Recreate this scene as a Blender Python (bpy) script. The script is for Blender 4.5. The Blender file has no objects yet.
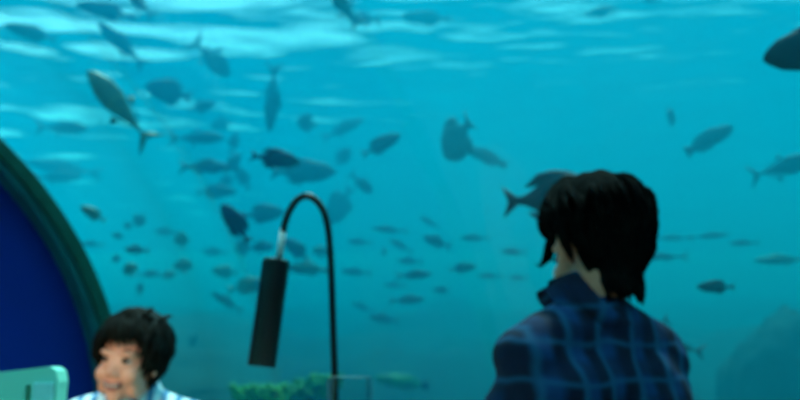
import bpy, bmesh, math, random
import numpy as np
from mathutils import Vector, Matrix, noise
random.seed(7); rng = np.random.RandomState(7)
SC = bpy.context.scene; COL = SC.collection
PI = math.pi
V = Vector

# ------------------------------------------------------------------ camera
CAMZ = 1.05; FPX = 800.0; PITCH = math.atan(170/800)
FWD = V((0, math.cos(PITCH), math.sin(PITCH))); UPV = V((0, -math.sin(PITCH), math.cos(PITCH))); RT = V((1, 0, 0))
CAM = V((0, 0, CAMZ))
cd = bpy.data.cameras.new('camera'); cam = bpy.data.objects.new('camera', cd); COL.objects.link(cam)
cam.location = CAM; cam.rotation_euler = (PI/2+PITCH, 0, 0)
cd.sensor_width = 36; cd.lens = 36*FPX/800; cd.clip_start = .02; cd.clip_end = 300
cd.dof.use_dof = True; cd.dof.focus_distance = .42; cd.dof.aperture_fstop = 9
SC.camera = cam

def ray(px, py):
    return (FWD + RT*((px-400)/FPX) + UPV*((200-py)/FPX)).normalized()
def at(px, py, Y):
    d = ray(px, py); return CAM + d*(Y/d.y)

# ------------------------------------------------------------------ tunnel frame
TH = math.radians(40); R = 2.5; LATC = -.4; ZC = .5; DF = 5.2; DB = -3.2
A = V((-math.sin(TH), math.cos(TH), 0)); Q = V((math.cos(TH), math.sin(TH), 0))
TM = Matrix.Rotation(TH, 4, 'Z')
def exit_t(d):
    """distance along the sight line to the outside of the acrylic"""
    dl = Q.dot(d); dz = d.z; o = -LATC; oz = CAMZ-ZC; r = R+.08
    a = dl*dl+dz*dz; b = 2*(o*dl+oz*dz); c = o*o+oz*oz-r*r
    t = (-b+math.sqrt(b*b-4*a*c))/(2*a)
    ta = (DF+.5)/A.dot(d) if A.dot(d) > 0 else 99
    return min(t, ta)

# ------------------------------------------------------------------ materials
def s2l(c):
    return tuple(((x/255)/12.92 if x/255 <= .04045 else (((x/255)+.055)/1.055)**2.4) for x in c)
def newmat(name):
    m = bpy.data.materials.new(name); m.use_nodes = True
    nt = m.node_tree; nt.nodes.clear()
    out = nt.nodes.new('ShaderNodeOutputMaterial'); return m, nt, out
def mat(name, c1, c2=None, scale=8, rough=.6, bump=0, detail=4, coat=0, metal=0, spec=.5, stretch=None, sub=0, bscale=None):
    m, nt, out = newmat(name); N = nt.nodes; L = nt.links
    p = N.new('ShaderNodeBsdfPrincipled'); L.new(p.outputs[0], out.inputs[0])
    p.inputs['Roughness'].default_value = rough; p.inputs['Metallic'].default_value = metal
    p.inputs['Specular IOR Level'].default_value = spec; p.inputs['Coat Weight'].default_value = coat
    if sub:
        p.inputs['Subsurface Weight'].default_value = sub; p.inputs['Subsurface Radius'].default_value = (.01, .004, .002)
    p.inputs['Base Color'].default_value = (*c1, 1)
    tc = N.new('ShaderNodeTexCoord'); mp = N.new('ShaderNodeMapping'); L.new(tc.outputs['Object'], mp.inputs[0])
    if stretch: mp.inputs['Scale'].default_value = stretch
    if c2:
        nz = N.new('ShaderNodeTexNoise'); nz.inputs['Scale'].default_value = scale; nz.inputs['Detail'].default_value = detail
        L.new(mp.outputs[0], nz.inputs['Vector'])
        cr = N.new('ShaderNodeValToRGB'); cr.color_ramp.elements[0].position = .35; cr.color_ramp.elements[1].position = .65
        cr.color_ramp.elements[0].color = (*c1, 1); cr.color_ramp.elements[1].color = (*c2, 1)
        L.new(nz.outputs[0], cr.inputs[0]); L.new(cr.outputs[0], p.inputs['Base Color'])
    if bump:
        nb = N.new('ShaderNodeTexNoise'); nb.inputs['Scale'].default_value = bscale or scale*2; nb.inputs['Detail'].default_value = 5
        L.new(mp.outputs[0], nb.inputs['Vector'])
        bp = N.new('ShaderNodeBump'); bp.inputs['Strength'].default_value = bump; bp.inputs['Distance'].default_value = .02
        L.new(nb.outputs[0], bp.inputs['Height']); L.new(bp.outputs[0], p.inputs['Normal'])
    return m

M = {}
M['navy'] = mat('navy_paint', (.003, .032, .27), (.003, .029, .25), 3, .8, .05, spec=.1)
M['rib_green'] = mat('rib_dark_green_paint', (.006, .10, .07), (.004, .075, .05), 14, .5, .1, spec=.25)
M['rib_teal'] = mat('rib_teal_seal', (.005, .16, .17), (.004, .12, .14), 10, .5, spec=.3)
M['floor'] = mat('floor_timber', (.10, .07, .045), (.15, .10, .06), 3, .5, .1, stretch=(10, 1, 1))
M['dado'] = mat('dado_paint', (.06, .12, .13), (.05, .10, .11), 4, .6)
M['black'] = mat('black_enamel', (.003, .005, .005), (.004, .008, .008), 30, .42, .03, spec=.3)
M['steel'] = mat('brushed_steel', (.55, .62, .58), (.45, .52, .48), 60, .5, metal=.25, stretch=(1, 1, .1))
M['hair_man'] = mat('black_hair', (.0015, .002, .002), (.004, .0055, .005), 60, .8, .3, spec=.02)
M['hair_boy'] = mat('dark_hair', (.002, .003, .0025), (.006, .008, .006), 60, .7, .3, spec=.08)
M['skin'] = mat('skin', (.50, .18, .09), (.56, .21, .11), 12, .5, .06, sub=.15)
M['skin_boy'] = mat('child_skin', (.66, .27, .17), (.72, .31, .20), 12, .5, .03, sub=.15)
M['lip'] = mat('lip_skin', (.42, .10, .08), (.36, .08, .06), 40, .4)
M['cheek'] = M['skin_boy']
M['teeth'] = mat('teeth', (.7, .68, .6), (.62, .6, .52), 60, .3)
M['eye'] = mat('eye_white', (.6, .6, .58), (.55, .55, .52), 40, .2)
M['iris'] = mat('iris_dark', (.01, .006, .004), (.02, .01, .006), 200, .15)
M['mouth_in'] = mat('mouth_inside', (.06, .01, .01), (.04, .008, .008), 40, .6)
M['trousers'] = mat('dark_denim', (.01, .014, .03), (.014, .02, .04), 50, .8, .2)
M['shorts'] = mat('khaki_cotton', (.12, .10, .06), (.10, .08, .05), 50, .8, .2)
M['shoe'] = mat('dark_canvas', (.02, .02, .022), (.03, .03, .03), 50, .7, .2)
M['chair'] = mat('pale_green_lacquer', (.24, .72, .54), (.22, .67, .50), 4, .4, .03)
M['chair_pad'] = mat('pale_aqua_cane', (.30, .72, .66), (.27, .66, .60), 30, .6, .1)
M['slot'] = mat('dark_slot_edge', (.02, .14, .17), (.02, .12, .15), 10, .6)
M['wood'] = mat('dark_wood', (.05, .028, .015), (.08, .045, .025), 4, .45, .1, stretch=(1, 1, 8))
M['cloth'] = mat('white_linen', (.6, .62, .6), (.55, .57, .55), 80, .8, .15)
M['sand'] = mat('sea_floor', (.016, .036, .030), (.008, .018, .016), 1.6, .9, .8, bscale=5)
M['reef'] = mat('reef_rock', (.020, .040, .032), (.008, .016, .014), 3.5, .9, 1.0, bscale=9)
M['coral'] = mat('yellow_green_coral', (.06, .34, .03), (.03, .16, .03), 16, .7, .6)
M['coral2'] = mat('green_coral', (.06, .32, .07), (.03, .2, .05), 16, .7, .6)
M['f_dark'] = mat('dark_fish_skin', (.010, .016, .03), (.018, .026, .045), 25, .6, .05, spec=.15)
M['f_mid'] = mat('grey_fish_skin', (.04, .055, .07), (.06, .08, .10), 25, .6, .05, spec=.2)
M['f_green'] = mat('silver_green_fish_skin', (.13, .17, .08), (.06, .10, .07), 14, .4, .05, stretch=(1, 1, .4))
M['f_olive'] = mat('olive_fish_skin', (.11, .14, .05), (.05, .08, .05), 18, .5, .05)
M['f_yel'] = mat('yellow_fish_skin', (.60, .52, .10), (.45, .42, .10), 12, .5)
M['f_wrasse'] = mat('bright_green_fish_skin', (.06, .30, .05), (.03, .12, .05), 6, .45)
M['f_eye'] = mat('fish_eye', (.004, .004, .004), (.01, .01, .01), 80, .15)

def fresnel_mix(name, gloss, tint=(1, 1, 1), ior=1.4, rough=.0):
    m, nt, out = newmat(name); N = nt.nodes; L = nt.links
    fr = N.new('ShaderNodeFresnel'); fr.inputs[0].default_value = ior
    mu = N.new('ShaderNodeMath'); mu.operation = 'MULTIPLY'; mu.inputs[1].default_value = gloss; mu.use_clamp = True
    L.new(fr.outputs[0], mu.inputs[0])
    tr = N.new('ShaderNodeBsdfTransparent'); tr.inputs[0].default_value = (*tint, 1)
    gl = N.new('ShaderNodeBsdfGlossy'); gl.inputs['Roughness'].default_value = rough
    mx = N.new('ShaderNodeMixShader'); L.new(mu.outputs[0], mx.inputs[0]); L.new(tr.outputs[0], mx.inputs[1]); L.new(gl.outputs[0], mx.inputs[2])
    L.new(mx.outputs[0], out.inputs[0]); return m
M['acrylic'] = fresnel_mix('clear_acrylic', .2, (.985, 1, .995), rough=.02)
M['glass'] = fresnel_mix('drinking_glass', .2, (.95, .975, .975), 1.4, .05)

# plaid and stripes: woven patterns in the garment's own coordinates
def stripes_socket(nt, coord, period, width, soft=.04, phase=0.0):
    N = nt.nodes; L = nt.links
    a = N.new('ShaderNodeMath'); a.operation = 'MULTIPLY_ADD'; a.inputs[1].default_value = 1/period; a.inputs[2].default_value = phase
    L.new(coord, a.inputs[0])
    f = N.new('ShaderNodeMath'); f.operation = 'FRACT'; L.new(a.outputs[0], f.inputs[0])
    s = N.new('ShaderNodeMath'); s.operation = 'SUBTRACT'; s.inputs[1].default_value = .5; L.new(f.outputs[0], s.inputs[0])
    b = N.new('ShaderNodeMath'); b.operation = 'ABSOLUTE'; L.new(s.outputs[0], b.inputs[0])
    r = N.new('ShaderNodeMapRange'); r.inputs[1].default_value = width/2-soft; r.inputs[2].default_value = width/2+soft
    r.inputs[3].default_value = 1; r.inputs[4].default_value = 0; r.clamp = True
    L.new(b.outputs[0], r.inputs[0]); return r.outputs[0]
def mixc(nt, fac, c1, c2, op='MIX'):
    n = nt.nodes.new('ShaderNodeMix'); n.data_type = 'RGBA'; n.blend_type = op
    if isinstance(fac, float): n.inputs[0].default_value = fac
    else: nt.links.new(fac, n.inputs[0])
    for i, c in ((6, c1), (7, c2)):
        if isinstance(c, tuple): n.inputs[i].default_value = (*c, 1)
        else: nt.links.new(c, n.inputs[i])
    return n.outputs[2]
def plaid():
    m, nt, out = newmat('blue_plaid_cotton'); N = nt.nodes; L = nt.links
    tc = N.new('ShaderNodeTexCoord'); nz = N.new('ShaderNodeTexNoise'); nz.inputs['Scale'].default_value = 7; nz.inputs['Detail'].default_value = 2
    L.new(tc.outputs['Object'], nz.inputs['Vector'])
    v = N.new('ShaderNodeVectorMath'); v.operation = 'MULTIPLY_ADD'; v.inputs[1].default_value = (.05, .05, .05)
    L.new(nz.outputs[1], v.inputs[0]); L.new(tc.outputs['Object'], v.inputs[2])
    sp = N.new('ShaderNodeSeparateXYZ'); L.new(v.outputs[0], sp.inputs[0])
    Y, Z = sp.outputs[1], sp.outputs[2]
    c = mixc(nt, stripes_socket(nt, Y, .062, .50, .10), (.002, .036, .12), (.001, .007, .022))
    c = mixc(nt, stripes_socket(nt, Z, .066, .46, .10, .2), c, mixc(nt, .7, c, (.001, .008, .030)))
    c = mixc(nt, stripes_socket(nt, Y, .062, .12, .09, .30), c, (.006, .08, .16))
    c = mixc(nt, stripes_socket(nt, Z, .066, .10, .07, .55), c, (.006, .07, .15))
    p = N.new('ShaderNodeBsdfPrincipled'); p.inputs['Roughness'].default_value = .85; p.inputs['Specular IOR Level'].default_value = .2
    L.new(c, p.inputs['Base Color'])
    b = N.new('ShaderNodeBump'); b.inputs['Strength'].default_value = .5; b.inputs['Distance'].default_value = .02
    n2 = N.new('ShaderNodeTexNoise'); n2.inputs['Scale'].default_value = 14; L.new(tc.outputs['Object'], n2.inputs['Vector']); L.new(n2.outputs[0], b.inputs['Height'])
    L.new(b.outputs[0], p.inputs['Normal']); L.new(p.outputs[0], out.inputs[0]); return m
def striped():
    m, nt, out = newmat('blue_white_striped_cotton'); N = nt.nodes; L = nt.links
    tc = N.new('ShaderNodeTexCoord'); sp = N.new('ShaderNodeSeparateXYZ'); L.new(tc.outputs['Object'], sp.inputs[0])
    c = mixc(nt, stripes_socket(nt, sp.outputs[1], .034, .45, .06), (.62, .80, .86), (.05, .22, .42))
    p = N.new('ShaderNodeBsdfPrincipled'); p.inputs['Roughness'].default_value = .85; L.new(c, p.inputs['Base Color'])
    L.new(p.outputs[0], out.inputs[0]); return m
M['plaid'] = plaid(); M['striped'] = striped()

# ------------------------------------------------------------------ tagging and mesh helpers
def tag(o, label=None, cat=None, group=None, kind=None):
    if label: o['label'] = label
    if cat: o['category'] = cat
    if group: o['group'] = group
    if kind: o['kind'] = kind
    return o
def link(name, me, material, parent=None, smooth=False):
    o = bpy.data.objects.new(name, me); COL.objects.link(o)
    if material: me.materials.append(material)
    if smooth: me.polygons.foreach_set('use_smooth', [True]*len(me.polygons))
    if parent: o.parent = parent
    return o
def obj(name, bm, material, parent=None, smooth=False, bevel=0):
    bmesh.ops.recalc_face_normals(bm, faces=bm.faces)
    me = bpy.data.meshes.new(name); bm.to_mesh(me); bm.free()
    o = link(name, me, material, parent, smooth)
    if bevel:
        md = o.modifiers.new('b', 'BEVEL'); md.width = bevel; md.segments = 3; md.limit_method = 'ANGLE'
    return o
def empty(name, loc, rz=0):
    o = bpy.data.objects.new(name, None); COL.objects.link(o); o.location = loc; o.rotation_euler = (0, 0, rz)
    o.empty_display_size = .05; return o
def box(bm, lo, hi, mtx=None):
    vs = [bm.verts.new((x, y, z)) for x in (lo[0], hi[0]) for y in (lo[1], hi[1]) for z in (lo[2], hi[2])]
    if mtx: 
        for v in vs: v.co = mtx @ v.co
    for f in ((0, 1, 3, 2), (4, 6, 7, 5), (0, 4, 5, 1), (2, 3, 7, 6), (0, 2, 6, 4), (1, 5, 7, 3)):
        bm.faces.new([vs[i] for i in f])
def tube(bm, pts, radii, n=14, cap=True, flat=1.0):
    pts = [V(p) for p in pts]
    if isinstance(radii, (int, float)): radii = [radii]*len(pts)
    rings = []; ref = None
    for i, p in enumerate(pts):
        t = (pts[min(i+1, len(pts)-1)]-pts[max(i-1, 0)]).normalized()
        if ref is None:
            ref = t.orthogonal().normalized()
        ref = (ref-t*ref.dot(t)).normalized(); b = t.cross(ref)
        rings.append([bm.verts.new(p+ref*(math.cos(2*PI*k/n)*radii[i])+b*(math.sin(2*PI*k/n)*radii[i]*flat)) for k in range(n)])
    for a, b in zip(rings, rings[1:]):
        for k in range(n): bm.faces.new((a[k], a[(k+1) % n], b[(k+1) % n], b[k]))
    if cap: bm.faces.new(rings[0]); bm.faces.new(rings[-1])
def lathe(bm, prof, n=32, loc=(0, 0, 0), close=True):
    rings = []
    for r, z in prof:
        rings.append([bm.verts.new((loc[0]+r*math.cos(2*PI*k/n), loc[1]+r*math.sin(2*PI*k/n), loc[2]+z)) for k in range(n)])
    for a, b in zip(rings, rings[1:]):
        for k in range(n): bm.faces.new((a[k], a[(k+1) % n], b[(k+1) % n], b[k]))
    if close: bm.faces.new(rings[0]); bm.faces.new(rings[-1])
def ellip(bm, c, r, rot=None, seg=20):
    m = Matrix.Translation(V(c)) @ (rot.to_4x4() if rot else Matrix()) @ Matrix.Diagonal((*r, 1))
    bmesh.ops.create_uvsphere(bm, u_segments=seg, v_segments=max(8, seg//2+2), radius=1, matrix=m)
def capsule(bm, a, b, ra, rb, n=16):
    a = V(a); b = V(b); d = b-a; l = d.length; t = d/l; ref = t.orthogonal().normalized(); bi = t.cross(ref)
    st = []
    for k in range(1, 6): th = PI/2*k/6; st.append((-ra*math.cos(th), ra*math.sin(th)))
    st.append((0, ra)); st.append((l, rb))
    for k in range(5, 0, -1): th = PI/2*k/6; st.append((l+rb*math.cos(th), rb*math.sin(th)))
    rings = [[bm.verts.new(a+t*s+ref*(math.cos(2*PI*k/n)*r)+bi*(math.sin(2*PI*k/n)*r)) for k in range(n)] for s, r in st]
    for p, q in zip(rings, rings[1:]):
        for k in range(n): bm.faces.new((p[k], p[(k+1) % n], q[(k+1) % n], q[k]))
    p = bm.verts.new(a-t*ra); q = bm.verts.new(b+t*rb)
    for k in range(n):
        bm.faces.new((p, rings[0][(k+1) % n], rings[0][k])); bm.faces.new((q, rings[-1][k], rings[-1][(k+1) % n]))
def remesh(bm, name, voxel, smooth=4):
    bmesh.ops.recalc_face_normals(bm, faces=bm.faces)
    me = bpy.data.meshes.new('tmp'); bm.to_mesh(me); bm.free()
    o = bpy.data.objects.new('tmp', me); COL.objects.link(o)
    md = o.modifiers.new('r', 'REMESH'); md.mode = 'VOXEL'; md.voxel_size = voxel; md.use_smooth_shade = True
    if smooth:
        sm = o.modifiers.new('s', 'SMOOTH'); sm.iterations = smooth; sm.factor = .5
    dg = bpy.context.evaluated_depsgraph_get(); dg.update()
    out = bpy.data.meshes.new_from_object(o.evaluated_get(dg)); out.name = name
    bpy.data.objects.remove(o); bpy.data.meshes.remove(me)
    return out

# ------------------------------------------------------------------ tunnel shell
def arch(r, n=48, lowz=-.02):
    pts = [(LATC+r, lowz)] + [(LATC+r*math.cos(PI*k/n), ZC+r*math.sin(PI*k/n)) for k in range(n+1)] + [(LATC-r, lowz)]
    return pts
def arch_band(bm, r0, r1, y0, y1, low=None, n=64):
    """ring section r0..r1 between along y0..y1; low=None starts at the springing"""
    def prof(r):
        p = [(LATC+r*math.cos(PI*k/n), ZC+r*math.sin(PI*k/n)) for k in range(n+1)]
        if low is not None: p = [(LATC+r, low)]+p+[(LATC-r, low)]
        return p
    a, b = prof(r0), prof(r1); m = len(a); vs = []
    for pr, y in ((a, y0), (b, y0), (b, y1), (a, y1)):
        vs.append([bm.verts.new((x, y, z)) for x, z in pr])
    for j in range(4):
        p, q = vs[j], vs[(j+1) % 4]
        for i in range(m-1): bm.faces.new((p[i], p[i+1], q[i+1], q[i]))
    bm.faces.new([vs[j][0] for j in range(4)]); bm.faces.new([vs[j][-1] for j in range(4)])
def prism(bm, prof, y0, y1):
    a = [bm.verts.new((x, y0, z)) for x, z in prof]; b = [bm.verts.new((x, y1, z)) for x, z in prof]
    for i in range(len(a)):
        j = (i+1) % len(a); bm.faces.new((a[i], a[j], b[j], b[i]))
    bm.faces.new(a); bm.faces.new(b)
def struct(name, bm, m, smooth=False, bevel=0):
    bmesh.ops.transform(bm, matrix=TM, verts=bm.verts)
    o = obj(name, bm, m, None, smooth, bevel); o['kind'] = 'structure'; return o

bm = bmesh.new(); box(bm, (LATC-R-.02, DB, -.12), (LATC+R+.02, DF+.40, 0)); struct('floor', bm, M['floor'])
bm = bmesh.new(); prism(bm, arch(R+.01, lowz=.001), DF+.24, DF+.40); struct('wall_front', bm, M['navy'])
bm = bmesh.new(); prism(bm, arch(R+.01, lowz=.001), DB, DB+.12); struct('wall_back', bm, M['navy'])
bm = bmesh.new(); box(bm, (LATC-.45, DB+.121, .002), (LATC+.45, DB+.17, 2.05)); d1 = struct('door_1', bm, M['dado'], bevel=.01)
bm = bmesh.new(); capsule(bm, (LATC+.36, DB+.20, .95), (LATC+.36, DB+.20, 1.15), .012, .012)
bmesh.ops.transform(bm, matrix=TM, verts=bm.verts); obj('door_handle', bm, M['steel'], d1, True)
for nm, s in (('wall_right', 1), ('wall_left', -1)):
    bm = bmesh.new(); x0, x1 = sorted((LATC+s*(R-.05), LATC+s*(R+.02)))
    box(bm, (x0, DB+.125, .002), (x1, DF+.235, ZC-.002)); struct(nm, bm, M['dado'], bevel=.006)
ribs = [DF, .35, DB+.13]
for i, y in enumerate(ribs):
    bm = bmesh.new(); arch_band(bm, R-.088, R-.004, y, y+.05, low=None); o = struct(f'trim_{i+1}', bm, M['rib_green'], True)
    md = o.modifiers.new('b', 'BEVEL'); md.width = .008; md.segments = 2; md.limit_method = 'ANGLE'
    for p in o.data.polygons: p.use_smooth = False
    bm = bmesh.new(); arch_band(bm, R-.128, R-.004, y+.052, y+.235, low=None); bmesh.ops.transform(bm, matrix=TM, verts=bm.verts)
    obj('inner_flange', bm, M['rib_teal'], o)
edges = [(DB+.37, .349), (.586, DF-.001), (DF+.0, DF+.39)]
for i, (a, b) in enumerate(edges[:2]):
    bm = bmesh.new(); arch_band(bm, R, R+.06, a, b, low=None, n=96); o = struct(f'window_{i+1}', bm, M['acrylic'], True)
    o.data.polygons.foreach_set('use_smooth', [abs(p.normal.dot(A)) < .9 for p in o.data.polygons])

# ------------------------------------------------------------------ sea water (a box with the tunnel left out)
SURF = 4.5; BOT = -2.6
bm = bmesh.new(); box(bm, (-32, -14, BOT), (32, 42, SURF))
bmesh.ops.recalc_face_normals(bm, faces=bm.faces)
b2 = bmesh.new(); prism(b2, [(LATC+R+.08, -.16)]+[(LATC+(R+.08)*math.cos(PI*k/64), ZC+(R+.08)*math.sin(PI*k/64)) for k in range(65)]+[(LATC-R-.08, -.16)], DB-.05, DF+.42)
bmesh.ops.recalc_face_normals(b2, faces=b2.faces); bmesh.ops.reverse_faces(b2, faces=b2.faces)
bmesh.ops.transform(b2, matrix=TM, verts=b2.verts)
tmp = bpy.data.meshes.new('t'); b2.to_mesh(tmp); b2.free(); bm.from_mesh(tmp)
me = bpy.data.meshes.new('sea_water'); bm.to_mesh(me); bm.free()
m, nt, out = newmat('sea_water')
# per metre: scatter and absorption
SS = (.0001, .094, .160); SA = (.42, .088, .052)
sc = nt.nodes.new('ShaderNodeVolumeScatter'); sc.inputs['Density'].default_value = .2; sc.inputs['Color'].default_value = (*[s/.2 for s in SS], 1)
sc.inputs['Anisotropy'].default_value = .35
ab = nt.nodes.new('ShaderNodeVolumeAbsorption'); ab.inputs['Density'].default_value = 1.0; ab.inputs['Color'].default_value = (*[1-a for a in SA], 1)
ad = nt.nodes.new('ShaderNodeAddShader'); nt.links.new(sc.outputs[0], ad.inputs[0]); nt.links.new(ab.outputs[0], ad.inputs[1]); nt.links.new(ad.outputs[0], out.inputs['Volume'])
try: m.cycles.homogeneous_volume = True
except Exception: pass
water = link('sea_water', me, m); tag(water, 'clear blue-green sea water filling all space outside the tunnel', 'water', kind='stuff')

# rippled sea surface seen from below
def wave(x, y):
    p = V((x*.28+y*.10, y*.55-x*.12, 0))
    glint_gain = .30+1.0*max(0, min(1, (1.5-x+.9*noise.noise(V((x*.2, y*.2, 8))))/6))      # ripples shaped steeper on the left to gather the bright sky glints there
    h = .06*noise.noise(p*1.2)+.085*noise.noise(p*2.6+V((5, 1, 2)))+.03*noise.noise(p*6.0+V((2, 9, 4)))
    return h*glint_gain
NX, NY = 360, 420; xs = np.linspace(-19, 19, NX); ys = np.linspace(-8, 26, NY)
vs = [(x, y, SURF+.32+wave(x, y)) for y in ys for x in xs]
fs = [(j*NX+i, j*NX+i+1, (j+1)*NX+i+1, (j+1)*NX+i) for j in range(NY-1) for i in range(NX-1)]
me = bpy.data.meshes.new('sea_surface'); me.from_pydata(vs, [], fs)
m, nt, out = newmat('rippled_sea_surface'); N = nt.nodes; L = nt.links
lw = N.new('ShaderNodeLayerWeight'); lw.inputs[0].default_value = .5
tc = N.new('ShaderNodeTexCoord'); mp = N.new('ShaderNodeMapping'); mp.inputs['Scale'].default_value = (1, 2.2, 1); mp.inputs['Rotation'].default_value = (0, 0, .25)
L.new(tc.outputs['Object'], mp.inputs[0])
nz = N.new('ShaderNodeTexNoise'); nz.inputs['Scale'].default_value = .8; nz.inputs['Detail'].default_value = 2; L.new(mp.outputs[0], nz.inputs['Vector'])
bp = N.new('ShaderNodeBump'); bp.inputs['Strength'].default_value = 1; bp.inputs['Distance'].default_value = .07; L.new(nz.outputs[0], bp.inputs['Height'])
L.new(bp.outputs[0], lw.inputs['Normal'])
rp = N.new('ShaderNodeMapRange'); rp.inputs[1].default_value = .435; rp.inputs[2].default_value = .60; L.new(lw.outputs['Facing'], rp.inputs[0])
tr = N.new('ShaderNodeBsdfTransparent'); gl = N.new('ShaderNodeBsdfGlossy'); gl.inputs['Roughness'].default_value = .05; L.new(bp.outputs[0], gl.inputs['Normal'])
mx = N.new('ShaderNodeMixShader'); L.new(rp.outputs[0], mx.inputs[0]); L.new(tr.outputs[0], mx.inputs[1]); L.new(gl.outputs[0], mx.inputs[2]); L.new(mx.outputs[0], out.inputs[0])
o = link('sea_surface', me, m, smooth=True); tag(o, 'rippled bright underside of the sea surface overhead', 'water surface', kind='stuff')

# ------------------------------------------------------------------ sea floor
def ground(x, y):
    d = math.hypot(x, y); px = 400+800*x/max(y, .3) if y > .3 else (999 if x > 0 else -999)
    h = -1.9
    h += .12*max(0, min(d, 17)-7)*(1 if y > 0 else 0)
    h += 2.95/(1+math.exp(-(d-6.6)*1.5))*(1 if y > 0 else .2)             # reef slope beyond the tunnel
    if y > .3:
        h += .12*math.exp(-((px-820)/120)**2)*math.exp(-((d-8.6)/1.9)**2)   # shoulder of the reef on the right
        h += .35*math.exp(-((px-250)/90)**2)*math.exp(-((d-6.3)/1.0)**2)
    n = noise.noise(V((x*.5, y*.5, 3)))*.35+noise.noise(V((x*1.4, y*1.4, 7)))*.16+noise.noise(V((x*3.6, y*3.6, 1)))*.07
    # keep clear of the hull
    la = Q.x*x+Q.y*y-LATC; al = A.x*x+A.y*y
    near = max(0, abs(la)-R-.15) if DB-.5 < al < DF+.8 else 9
    return min(h+n, -.45+near*1.3) if near < 9 else h+n
NX, NY = 220, 220; xs = np.linspace(-26, 26, NX); ys = np.linspace(-12, 36, NY)
vs = [(x, y, max(BOT+.1, ground(x, y))) for y in ys for x in xs]
fs = [(j*NX+i, j*NX+i+1, (j+1)*NX+i+1, (j+1)*NX+i) for j in range(NY-1) for i in range(NX-1)]
me = bpy.data.meshes.new('seabed'); me.from_pydata(vs, [], fs)
o = link('seabed', me, M['sand'], smooth=True); tag(o, 'dim reef slope of the sea floor below the fish', 'sea floor', kind='structure')

def rock(name, c, r, seed, label, cat, m=None):
    bm = bmesh.new(); bmesh.ops.create_icosphere(bm, subdivisions=5, radius=1)
    for v in bm.verts:
        n = v.co.normalized(); k = 1+.22*noise.noise(n*1.6+V((seed, 0, 0)))+.10*noise.noise(n*4.5+V((0, seed, 0)))+.04*noise.noise(n*12+V((0, 0, seed)))
        v.co = V((n.x*r[0]*k, n.y*r[1]*k, n.z*r[2]*k))
    o = obj(name, bm, m or M['reef'], None, True); o.location = c; return tag(o, label, cat)
p = at(785, 375, 6.3); rock('reef_boulder', (p.x, p.y, p.z-.35), (.50, .42, .80), 3.1, 'tall rounded reef boulder looming dimly at lower right edge', 'rock')
p = at(668, 412, 6.2); rock('reef_boulder', (p.x, p.y, p.z-.45), (.72, .5, .60), 8.4, 'low broad reef rock just right of the man in plaid shirt', 'rock')

def coral(px, py, Y, w, h, seed, m, label):
    rr = random.Random(seed); c = at(px, py, Y); bm = bmesh.new()
    for k in range(int(16+w*60)):
        a = rr.uniform(0, 2*PI); q = math.sqrt(rr.random())
        b = V((math.cos(a)*q*w*.42, math.sin(a)*q*w*.30, -.05)); hh = h*(.45+.55*rr.random())*(1-.35*q*q)
        t = b+V((rr.uniform(-.3, .3)*h+math.cos(a)*q*w*.14, rr.uniform(-.2, .2)*h, hh))
        mid = (b+t)/2+V((rr.uniform(-.02, .02), rr.uniform(-.02, .02), 0))
        tube(bm, [b, mid, t, t+(t-mid)*.15], [.018, .02, .026, .012], 7)
        for s in range(2):
            e = mid+V((rr.uniform(-.07, .07), rr.uniform(-.05, .05), rr.uniform(.03, .08))); tube(bm, [mid, (mid+e)/2, e, e+(e-mid)*.2], [.014, .016, .021, .01], 6)
    ellip(bm, (0, 0, -.05), (w*.5, w*.36, .05))
    o = obj('coral', bm, m, None, True); o.location = c; return tag(o, label, 'coral', 'yellow-green corals below the lamp')
CORALS = [
 (252, 392, 4.3, .17, .055, 1, 'coral', 'yellow-green coral clump leftmost, just below the black lamp shade'),
 (285, 393, 4.2, .20, .075, 2, 'coral', 'bright yellow-green coral clump between lamp shade and lamp stem'),
 (310, 388, 4.5, .13, .09, 3, 'coral2', 'dull green coral tuft a little left of lamp stem'),
 (326, 386, 4.4, .10, .14, 4, 'coral', 'tall green coral tuft standing right behind the lamp stem')]
CY = lambda px, e: (CAM+ray(px, 390)*exit_t(ray(px, 390))).y+e
for px, py, Y, w, h, s, m_, lb in CORALS: coral(px, py, CY(px, Y-2.7), w*1.35, h*.75, s, M[m_], lb)
c0 = at(292, 402, CY(292, 1.15)); rock('coral_ledge', (c0.x, c0.y, c0.z-.90), (.62, .34, .84), 5.0, 'dim reef ledge under the yellow-green corals', 'rock')

# ------------------------------------------------------------------ fish
def fish_body(top, bot, wid, n=22, seg=14):
    """nose at x=.5, tail root at x=-.36; top/bot/wid are station lists (t, value)"""
    def ip(tab, t): 
        return float(np.interp(t, [a for a, _ in tab], [b for _, b in tab]))
    bm = bmesh.new(); rings = []
    for i in range(n):
        t = .5-.5*math.cos(PI*(i+.35)/(n-.3)) if i < n-1 else 1.0
        x = .5-.86*t; zt = ip(top, t); zb = ip(bot, t); w = ip(wid, t); zc = (zt-zb)/2; h = (zt+zb)/2
        rings.append([bm.verts.new((x, w*math.cos(2*PI*k/seg), zc+h*math.sin(2*PI*k/seg))) for k in range(seg)])
    for a, b in zip(rings, rings[1:]):
        for k in range(seg): bm.faces.new((a[k], a[(k+1) % seg], b[(k+1) % seg], b[k]))
    c = bm.verts.new((.502, 0, (ip(top, 0)-ip(bot, 0))/2))
    for k in range(seg): bm.faces.new((c, rings[0][(k+1) % seg], rings[0][k]))
    bm.faces.new(rings[-1]); return bm
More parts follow.
